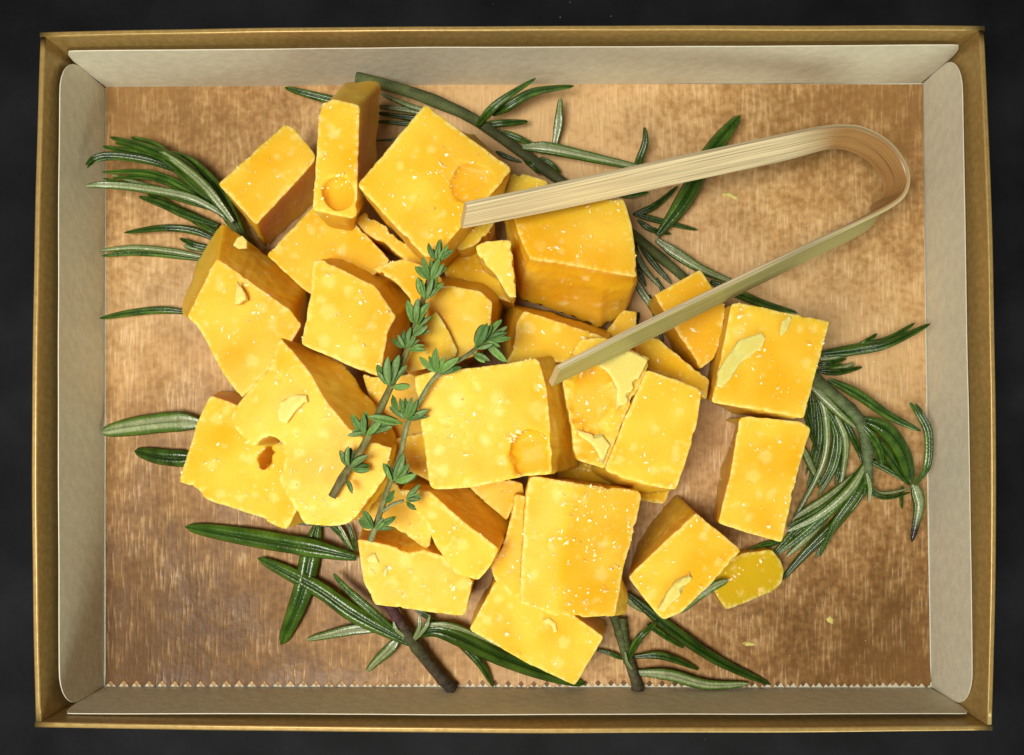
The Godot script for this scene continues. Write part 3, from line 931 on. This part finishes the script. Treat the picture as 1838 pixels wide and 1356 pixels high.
func rosemary():
	var grn := Color(0.15, 0.19, 0.06)
	var brn := Color(0.10, 0.075, 0.04)
	var pur := Color(0.13, 0.055, 0.06)
	var a := thing("rosemary_sprig", "rosemary sprig fanning out at the upper left from under the cheese", "rosemary", at(420, 400, 1), "rosemary sprigs")
	stem(a, [348,318,8, 398,372,8, 440,430,6, 470,470,4], 8, 9, [grn, grn])
	needle(a, [390,360,10, 330,295,12, 262,265,12, 196,246,9], 26, false, {"twin": 1})
	needle(a, [398,378,9, 335,318,10, 280,272,10, 222,252,9], 28, false, {"twin": 1})
	needle(a, [356,325,10, 300,290,11, 240,275,11, 183,263,9], 22)
	needle(a, [330,312,9, 270,288,13, 205,278,15, 170,282,16, 153,297,17], 18, false, {"twin": 1})
	needle(a, [418,398,12, 368,335,14, 318,292,13, 278,267,12], 24, true, {"twin": 1})
	needle(a, [436,420,8, 395,345,9, 345,292,9, 298,272,9], 26)
	needle(a, [404,384,7, 340,340,8, 270,310,8, 181,309,6], 20, false, {"twin": 1})
	needle(a, [395,380,6, 310,352,6, 245,336,6, 184,320,6], 18, false, {"twin": 1})
	needle(a, [410,392,10, 345,356,13, 255,338,14, 190,332,15, 153,334,17], 22, true)
	needle(a, [390,405,5, 335,386,5, 288,366,5, 248,353,5], 22, false, {"twin": 1})
	needle(a, [412,398,8, 382,372,9, 338,347,8], 15, true, {"twin": 1})
	needle(a, [385,430,4, 345,413,5, 290,409,6, 222,418,4], 20)
	needle(a, [382,446,3, 350,440,4, 322,428,4], 16, false, {"twin": 1})
	needle(a, [385,466,3, 310,452,4, 240,445,4.5, 178,450,5], 20, true, {"twin": 1})
	needle(a, [446,442,6, 420,385,7, 392,345,8], 20)
	needle(a, [436,446,5, 412,400,6, 385,368,6], 18, false, {"twin": 1})
	needle(a, [395,420,4, 360,395,4, 320,372,4], 18, false, {"twin": 1})
	var b := thing("rosemary_sprig", "long thick stemmed rosemary sprig running along the top, under the tongs", "rosemary", at(900, 300, 1), "rosemary sprigs")
	stem(b, [640,140,10, 682,150,10, 750,170,9, 834,205,7, 880,234,6, 931,270,5, 1003,322,5, 1080,380,5, 1140,424,5, 1190,466,5, 1235,505,4, 1280,545,3], 9.6, 7, [grn, grn, Color(0.12, 0.13, 0.05), grn, grn])
	needle(b, [856,226,9, 878,200,12, 905,176,14, 962,140,15], 22)
	needle(b, [884,206,8, 915,188,11, 960,164,12, 1031,154,11], 24)
	needle(b, [870,225,6, 900,221,7, 948,218,6], 19)
	needle(b, [900,236,5, 930,248,5, 960,260,4], 17)
	needle(b, [938,264,8, 985,266,9, 1070,284,8, 1172,306,5], 30, true, {"roll": 0.0})
	needle(b, [994,268,4, 1002,225,6, 1004,200,7, 1006,175,7], 22, true)
	needle(b, [1138,312,4, 1148,285,7, 1158,255,9, 1157,228,10], 19)
	needle(b, [770,200,5, 735,190,5, 682,168,5], 15, true)
	needle(b, [775,206,4, 735,198,4, 670,190,4], 15, true)
	needle(b, [780,214,3, 735,211,3, 672,202,3], 16)
	needle(b, [770,222,2, 730,221,2, 668,218,2], 14)
	needle(b, [735,246,2, 705,250,2, 672,253,2], 8)
	needle(b, [650,190,3, 600,180,4, 550,168,5, 510,157,5], 22)
	needle(b, [940,285,5, 955,295,6, 968,312,5], 18)
	needle(b, [970,282,5, 990,295,5, 1006,309,4], 13)
	needle(b, [890,272,3, 912,282,3, 935,290,3], 12)
	needle(b, [1180,424,5, 1228,360,7, 1275,275,8, 1329,207,8], 34, false, {"roll": 0.1})
	needle(b, [1138,385,3, 1175,370,4, 1217,334,4], 17)
	needle(b, [1136,384,3, 1190,398,3, 1252,413,3], 15)
	needle(b, [1100,345,3, 1130,350,3, 1165,345,3], 16)
	needle(b, [1178,430,5, 1215,456,5, 1265,486,5, 1330,512,4], 26, true)
	needle(b, [1275,505,2, 1320,525,3, 1370,545,3, 1432,562,4], 24)
	needle(b, [1132,480,3, 1150,520,3, 1178,560,3, 1212,600,2], 18, true)
	needle(b, [1178,500,3, 1210,560,2, 1240,610,2, 1262,650,2], 17)
	needle(b, [1138,445,4, 1155,480,4, 1185,515,4], 16, true)
	needle(b, [1148,440,4, 1175,475,4, 1206,510,4], 15)
	needle(b, [1160,440,5, 1190,465,5, 1225,500,4], 15, true)
	needle(b, [1140,430,3, 1142,470,3, 1160,515,2], 16)
	needle(b, [1165,530,2, 1178,570,2, 1190,616,2], 15)
	needle(b, [1130,605,2, 1140,585,3, 1147,560,3], 15)
	needle(b, [1145,395,4, 1170,412,4, 1205,420,3], 14)
	needle(b, [1220,490,3, 1250,530,2, 1270,560,2], 14)
	var c := thing("rosemary_sprig", "bushy rosemary sprig curving round the three cubes at the right", "rosemary", at(1530, 760, 1), "rosemary sprigs")
	stem(c, [1440,655,10, 1466,684,11, 1510,722,11, 1542,755,11, 1556,800,11, 1558,835,11, 1560,868,10], 12, 7, [grn, Color(0.16, 0.22, 0.09), Color(0.18, 0.26, 0.11)])
	needle(c, [1472,636,8, 1530,630,9, 1595,617,12, 1671,581,13], 24, false, {"twin": 1})
	needle(c, [1535,626,7, 1555,614,9, 1575,599,9], 14, false, {"twin": 1})
	needle(c, [1470,645,5, 1500,641,6, 1540,632,6], 14, true)
	needle(c, [1468,654,4, 1490,652,5, 1520,644,5], 14, false, {"twin": 1})
	needle(c, [1468,666,4, 1505,668,5, 1548,659,5], 17, false, {"twin": 1})
	needle(c, [1488,682,9, 1540,708,10, 1595,745,11, 1654,774,11], 25)
	needle(c, [1642,872,9, 1664,838,13, 1666,780,13, 1650,745,12, 1633,722,12], 19, false, {"twin": 1})
	needle(c, [1545,752,10, 1590,770,11, 1622,812,10, 1638,868,9], 34, false, {"twin": 1})
	needle(c, [1548,768,8, 1585,805,9, 1612,842,8, 1634,872,8], 26)
	needle(c, [1560,826,9, 1580,836,8, 1605,850,7, 1632,868,6], 16, false, {"twin": 1})
	needle(c, [1560,872,8, 1575,890,7, 1600,893,6, 1634,884,6], 13, false, {"twin": 1})
	needle(c, [1640,868,8, 1648,890,8, 1650,915,8, 1637,974,7], 30, true, {"dead": 0.72, "roll": 0.1})
	needle(c, [1620,872,5, 1619,890,4, 1620,915,3], 11)
	needle(c, [1452,690,11, 1480,716,12, 1508,744,13, 1536,768,13], 22, true, {"twin": 1})
	needle(c, [1456,705,5, 1460,740,4, 1464,800,3], 17, false, {"twin": 1})
	needle(c, [1462,700,8, 1482,745,8, 1478,830,6, 1420,942,4], 22, true)
	needle(c, [1484,735,8, 1506,780,8, 1500,836,7, 1468,892,5], 19, false, {"twin": 1})
	needle(c, [1500,745,9, 1518,790,9, 1515,840,7, 1506,884,6], 19, true, {"twin": 1})
	needle(c, [1512,745,8, 1532,785,8, 1544,812,7, 1549,832,7], 18)
	needle(c, [1542,758,12, 1565,782,13, 1580,808,12, 1585,836,11], 19, false, {"twin": 1})
	needle(c, [1556,830,11, 1525,880,11, 1472,925,9, 1412,955,7], 26, true, {"twin": 1})
	needle(c, [1560,840,10, 1536,888,10, 1500,940,8, 1472,1000,4], 22)
	needle(c, [1556,862,8, 1505,905,8, 1450,955,6, 1396,996,4], 24, false, {"twin": 1})
	needle(c, [1536,850,7, 1490,890,7, 1450,915,6, 1424,932,5], 20, true, {"twin": 1})
	needle(c, [1550,876,7, 1495,945,6, 1445,995,4, 1404,1042,2], 26)
	needle(c, [1560,866,8, 1535,905,6, 1495,955,4, 1462,1004,2], 18, false, {"twin": 1})
	needle(c, [1556,850,12, 1562,875,11, 1560,902,9], 13, true, {"twin": 1})
	needle(c, [1440,800,5, 1455,835,4, 1476,876,3], 19, true)
	needle(c, [1446,735,5, 1456,770,4, 1468,812,3], 16, false, {"twin": 1})
	needle(c, [1400,972,3, 1365,980,3, 1322,1002,3], 12, false, {"twin": 1})
	needle(c, [1470,905,5, 1430,950,4, 1386,1000,3], 22)
	needle(c, [1500,905,5, 1455,960,4, 1412,1000,3], 20, true, {"twin": 1})
	needle(c, [1466,720,4, 1472,790,3, 1450,880,3], 18, false, {"twin": 1})
	var d := thing("rosemary_sprig", "rosemary sprig with a cut brown and purple stem at the bottom left", "rosemary", at(745, 1150, 1), "rosemary sprigs")
	stem(d, [690,1070,6, 703,1094,7, 722,1125,7, 740,1152,7, 764,1184,6, 790,1215,5, 813,1240,4], 8.6, 9.5, [pur, pur, Color(0.12, 0.13, 0.05), brn, Color(0.06, 0.05, 0.035)])
	needle(d, [737,1157,6, 640,1106,6, 565,1055,5, 462,1002,3], 34, false, {"roll": 0.1})
	needle(d, [716,1140,8, 655,1088,9, 618,1055,8, 598,1030,7], 22)
	needle(d, [690,1130,3, 640,1130,3.5, 590,1140,3, 550,1149,2], 27, true, {"roll": 0.0})
	needle(d, [716,1146,4, 700,1165,4, 678,1185,3, 658,1206,2], 28, true, {"roll": 0.0})
	needle(d, [750,1142,7, 795,1134,8, 900,1180,5, 980,1208,3, 1050,1229,2], 34, false, {"roll": -0.1})
	needle(d, [760,1122,8, 805,1124,8, 850,1140,6, 905,1168,4], 20, true)
	needle(d, [815,1150,4, 840,1168,4, 866,1198,4, 886,1234,2], 22)
	needle(d, [742,1148,8, 752,1128,10, 753,1104,10], 13, true)
	needle(d, [744,1150,8, 764,1126,10, 772,1104,9], 12, true)
	needle(d, [745,1095,4, 768,1108,4, 792,1128,4], 18)
	needle(d, [730,1146,8, 712,1132,9, 706,1116,9], 12, true)
	var f := thing("rosemary_sprig", "small rosemary sprig with a splayed cut end at the bottom, right of centre", "rosemary", at(1130, 1170, 1), "rosemary sprigs")
	stem(f, [1098,1100,4, 1108,1122,5, 1122,1170,5, 1134,1200,4, 1147,1243,3], 7, 9, [grn, grn, Color(0.16, 0.17, 0.08), brn])
	stem(f, [1118,1110,5, 1120,1140,5, 1126,1178,5], 6, 8, [grn, grn], "side_stem")
	needle(f, [1128,1186,6, 1140,1158,8, 1155,1138,9, 1180,1117,8], 19)
	needle(f, [1124,1064,4, 1200,1126,5, 1288,1186,4, 1384,1230,2], 30, false, {"roll": 0.1})
	needle(f, [1140,1208,3, 1200,1212,4, 1270,1230,4, 1345,1228,3], 30, true, {"roll": 0.0})
	needle(f, [1138,1180,3, 1180,1177,4, 1215,1186,4, 1255,1203,2], 20)
	needle(f, [1118,1184,3, 1095,1174,3, 1066,1166,2], 13)
	needle(f, [1162,1120,3, 1190,1140,3, 1228,1164,2], 16)
	needle(f, [1118,1070,3, 1145,1090,3, 1180,1105,3], 18, true)
	needle(f, [1138,1205,5, 1126,1190,7, 1122,1170,8], 11, true)
	# leaves that lie loose
	for l in [
		["loose grey green leaf lying underside up at the left edge of the heap", [365,762,5, 320,757,5, 250,764,4, 181,776,3], 40, true],
		["loose dark blunt leaf just below the grey one at the left", [350,820,3, 325,823,3, 285,820,3, 241,810,2], 34, false],
		["loose thin leaf at the left, level with the widest cheese corner", [345,562,3, 290,556,4, 230,562,4, 178,572,3], 20, false],
		["long dark pebbled leaf lying across the other one, lower left", [640,1002,6, 560,985,6.5, 450,966,4, 332,946,2], 38, false],
		["dark broad leaf pointing down under the long pebbled one, lower left", [570,940,3, 558,990,3.5, 540,1070,4, 504,1158,2], 40, false],
		["leaf lying underside up across the thin olive rind slab", [1222,1100,8, 1250,1072,13, 1282,1052,14, 1307,1042,13], 27, true],
	]:
		var o: MeshInstance3D = needle(self, l[1], l[2], l[3], {"roll": 0.05})
		o.name = numbered("rosemary_leaf")
		tag(o, l[0], "rosemary leaf", "loose rosemary leaves")
	var g := thing("rosemary_tuft", "thin dark rosemary tuft peeping out between the bitten slab and the bottom slab", "rosemary", at(610, 960, 1))
	needle(g, [590,942,5, 612,962,4, 636,998,3], 14)
	needle(g, [606,940,4, 620,965,4, 634,992,3], 12, true)
	needle(g, [624,940,4, 632,965,4, 638,990,3], 12)
	needle(g, [530,940,3, 555,941,3, 590,946,3], 10)

# A thyme leaf: a small folded blade on a short stalk.
func thyme_leaf(parent: Node, base: Vector3, dir: Vector3, length: float, width: float, light: float):
	var rings := []
	var col := PackedColorArray()
	var side := dir.cross(Vector3.UP).normalized().rotated(dir, rng.randf_range(-0.5, 0.5))
	var up := side.cross(dir).normalized()
	var n := 10
	var turned := rng.randf() < 0.45
	for i in n + 1:
		var t := float(i) / n
		var w := width * 0.5 * maxf(0.05, pow(sin(PI * clampf(t * 0.93 + 0.07, 0, 1)), 0.6)) * (0.75 + 0.25 * t)
		if t < 0.12: w = width * 0.12
		var p := base + dir * length * t + up * length * 0.10 * sin(t * PI)
		var ring := PackedVector3Array()
		for u in [-1.0, -0.55, -0.12, 0.0, 0.12, 0.55, 1.0]:
			ring.append(p + side * u * w + up * w * (0.30 * absf(u) + 0.05 - (0.08 if u == 0.0 else 0.0)))
			var c := Color(0.050, 0.140, 0.018).lerp(Color(0.20, 0.37, 0.075), clampf(light + 0.35 * absf(u), 0, 1))
			if turned: c = Color(0.19, 0.31, 0.095).lerp(Color(0.035, 0.080, 0.012), smoothstep(0.5, 1.0, absf(u)))
			elif absf(u) > 0.9: c = c.lerp(Color(0.26, 0.38, 0.15), 0.5)
			if u == 0.0: c = c.lerp(Color(0.20, 0.30, 0.12), 0.6)
			col.append(c)
		for u in [0.6, -0.6]:
			ring.append(p + side * u * w - up * w * 0.12)
			col.append(Color(0.14, 0.20, 0.11))
		rings.append(ring)
	return commit("leaf", flatten(rings), loft(rings), M.thyme, parent.position * 1000.0, parent, col)

# a whorl of leaves round px point (x, y, h); ang is the photo direction the stem grows in, degrees clockwise from right
func whorl(parent: Node, x: float, y: float, h: float, ang: float, n: int, len_px: float, spread := 62.0):
	var c := at(x, y, h)
	n = n + 2 if n > 4 else n
	for k in n:
		var s := -1.0 if k % 2 == 0 else 1.0
		var f := (0.25 + 0.75 * float(k / 2) / maxf(1.0, (n - 1) / 2)) * spread * 0.85
		var a := deg_to_rad(ang + s * f + rng.randf_range(-17, 17))
		var dir := Vector3(cos(a), rng.randf_range(0.05, 0.6) - 0.006 * f, sin(a)).normalized()
		var l := len_px * MM * 0.88 * rng.randf_range(0.55, 1.15) * (1.0 - 0.003 * f)
		thyme_leaf(parent, c + dir * 0.6 + Vector3(0, 0.35 - 0.01 * f, 0), dir, l, l * rng.randf_range(0.29, 0.40), rng.randf_range(-0.25, 1.1))

func thyme():
	var tan1 := Color(0.30, 0.28, 0.085)
	var tan2 := Color(0.20, 0.165, 0.065)
	var lit := Color(0.36, 0.40, 0.17)
	var a := thing("thyme_sprig", "thyme sprig lying from the diamond block down to the bitten slab", "thyme", at(690, 700, 48), "thyme sprigs")
	stem(a, [596,892,52, 620,850,52.5, 652,801,53, 693,712,52.5, 731,630,51, 757,545,50, 774,488,50, 786,462,50], 5.6, 3.0, [tan2, tan1, tan1, Color(0.17, 0.2, 0.07)])
	whorl(a, 626,842,53, -58, 7, 40, 85)
	whorl(a, 622,858,52.4, 70, 1, 40, 20)
	whorl(a, 655,785,53.4, -68, 7, 46, 60)
	whorl(a, 662,776,53, 175, 2, 40, 30)
	whorl(a, 665,778,53, -20, 3, 38, 30)
	whorl(a, 699,696,53, -68, 8, 48, 62)
	whorl(a, 704,706,52.5, 85, 1, 40, 10)
	whorl(a, 728,628,51.5, -70, 8, 40, 75)
	whorl(a, 738,606,51.4, -25, 3, 36, 35)
	whorl(a, 747,588,51, -62, 5, 44, 40)
	whorl(a, 764,540,50.6, -75, 6, 42, 42)
	whorl(a, 772,506,50.6, -90, 6, 40, 45)
	whorl(a, 784,472,50.6, -60, 7, 34, 55)
	var b := thing("thyme_sprig", "forked thyme sprig with a pale stem reaching over the arched block", "thyme", at(740, 780, 46), "thyme sprigs")
	stem(b, [665,972,47, 684,915,48, 700,866,49, 718,818,50.5, 731,762,52.5, 752,722,54.5, 784,674,55, 838,638,54, 872,612,52], 4.2, 2.6, [lit, tan1, lit, lit, Color(0.22, 0.24, 0.09)])
	stem(b, [687,918,48.4, 704,906,49, 724,899,49.5], 2.8, 2.0, [lit, lit], "side_stem")
	whorl(b, 672,952,48.6, -75, 8, 42, 80)
	whorl(b, 690,905,49.4, -55, 2, 40, 30)
	whorl(b, 726,898,50, 5, 5, 36, 45)
	whorl(b, 706,868,50.4, -72, 9, 46, 62)
	whorl(b, 729,756,53.4, -65, 9, 40, 72)
	whorl(b, 727,762,52.8, 205, 1, 50, 10)
	whorl(b, 784,672,55.8, -80, 8, 42, 80)
	whorl(b, 852,628,54.4, -50, 4, 48, 40)
	whorl(b, 868,612,53.6, 5, 6, 44, 48)
	whorl(b, 846,634,53.6, 20, 2, 34, 30)

# ---------------------------------------------------------------- tongs
func strip(called: String, st: Array, parent: Node, cap: bool, u0: float):
	# st: [top point, bottom point] pairs in mm; the strip is 1.7 mm thick
	var rings := []
	var uv := PackedVector2Array()
	var col := PackedColorArray()
	var steps := st.size() - 1
	var tl := PackedVector3Array()
	var bl := PackedVector3Array()
	for s in st:
		tl.append(s[0]); bl.append(s[1])
	var run := u0
	var inner := Color(0.88, 0.73, 0.44)
	var skin := Color(0.46, 0.44, 0.17)
	for i in steps + 1:
		var tan: Vector3 = st[i][2]
		var wide := (tl[i] - bl[i]).normalized()
		var nrm := tan.cross(wide).normalized() * 0.85   # towards the outside of the U
		if i > 0: run += tl[i].distance_to(tl[i - 1])
		var e := wide * 0.3
		var a := tl[i]
		var b := bl[i]
		var ring := PackedVector3Array([a - nrm - e, a - nrm * 0.7, a + nrm * 0.7, a + nrm - e, b + nrm + e, b + nrm * 0.7, b - nrm * 0.7, b - nrm + e])
		rings.append(ring)
		var vs := [0.04, 0.0, 0.10, 0.14, 0.14, 0.10, 0.98, 0.96]
		for k in 8:
			uv.append(Vector2(run / 230.0, vs[k] if k != 4 else 0.9))
			var c := inner
			if k == 0 or k == 7: c = skin
			c = c.lerp(Color(0.42, 0.20, 0.05), 0.9 * smoothstep(96.0, 118.0, run) * smoothstep(182.0, 160.0, run)) if k > 1 and k < 6 else c
			if k == 1 or k == 6: c = inner.lerp(skin, 0.3)
			col.append(c)
	# each face gets its own vertices, so that the long edges stay sharp
	var v := PackedVector3Array()
	var u2 := PackedVector2Array()
	var c2 := PackedColorArray()
	var idx := PackedInt32Array()
	for k in 8:
		var k2 := (k + 1) % 8
		var base := v.size()
		for i in steps + 1:
			for q in [k, k2]:
				v.append(rings[i][q])
				u2.append(Vector2(uv[i * 8].x, {0: 0.05, 1: 0.0, 2: 0.12, 3: 0.15, 4: 0.85, 5: 0.9, 6: 0.98, 7: 0.97}[q] if not (k == 7) else (0.95 if q == 7 else 0.05)))
				c2.append(col[i * 8 + q])
		for i in steps:
			var p := base + i * 2
			idx.append_array(PackedInt32Array([p, p + 2, p + 3, p, p + 3, p + 1]))
	for e in [0, steps]:
		var base := v.size()
		for q in 8:
			v.append(rings[e][q])
			u2.append(Vector2(0.1 + 0.001 * q, 0.1 * q))
			c2.append(Color(0.62, 0.50, 0.28))
		for q in range(1, 7):
			if e == 0: idx.append_array(PackedInt32Array([base, base + q, base + q + 1]))
			else: idx.append_array(PackedInt32Array([base, base + q + 1, base + q]))
	commit(called, v, idx, M.bamboo, parent.position * 1000.0, parent, c2, u2)
	return run

func tongs():
	var t := thing("bamboo_tongs", "bent bamboo tongs lying on the cheese, open end towards the heap", "tongs", at(1600, 330, 0))
	var tops := []
	var bots := []
	for s in [[836,366,60, 828,407,52], [1000,331,52, 1000,374,44], [1200,287,43, 1200,331,35], [1400,244,33.5, 1400,288,25.5], [1470,230,30, 1474,268,21.5]]:
		tops.append(at(s[0], s[1], s[2])); bots.append(at(s[3], s[4], s[5]))
	for s in [[1518,227,28], [1552,232,27], [1592,253,26], [1619,284,25], [1631,316,24.5], [1625,346,24.5], [1602,367,25]]:
		tops.append(at(s[0], s[1], s[2])); bots.append(tops[-1] - Vector3(0, 9.4, 0) + (at(1530, 322, s[2]) - tops[-1]).normalized() * 2.6)
	for s in [[1560,388,27, 1557,408,17.8], [1440,446,33, 1440,469,24], [1300,513,42, 1300,538,33], [1150,585,53, 1150,613,44.5], [1002,660,62.5, 988,690,54.5]]:
		tops.append(at(s[0], s[1], s[2])); bots.append(at(s[3], s[4], s[5]))
	var n := (tops.size() - 1) * 8
	var tl := spline(tops, n)
	var bl := spline(bots, n)
	var all := []
	for i in n + 1:
		all.append([tl[i], bl[i], (tl[mini(i + 1, n)] - tl[maxi(i - 1, 0)]).normalized()])
	var r = strip("arm", all.slice(0, 37), t, true, 0.0)
	r = strip("bend", all.slice(36, 93), t, false, r)
	strip("arm", all.slice(92, n + 1), t, true, r)
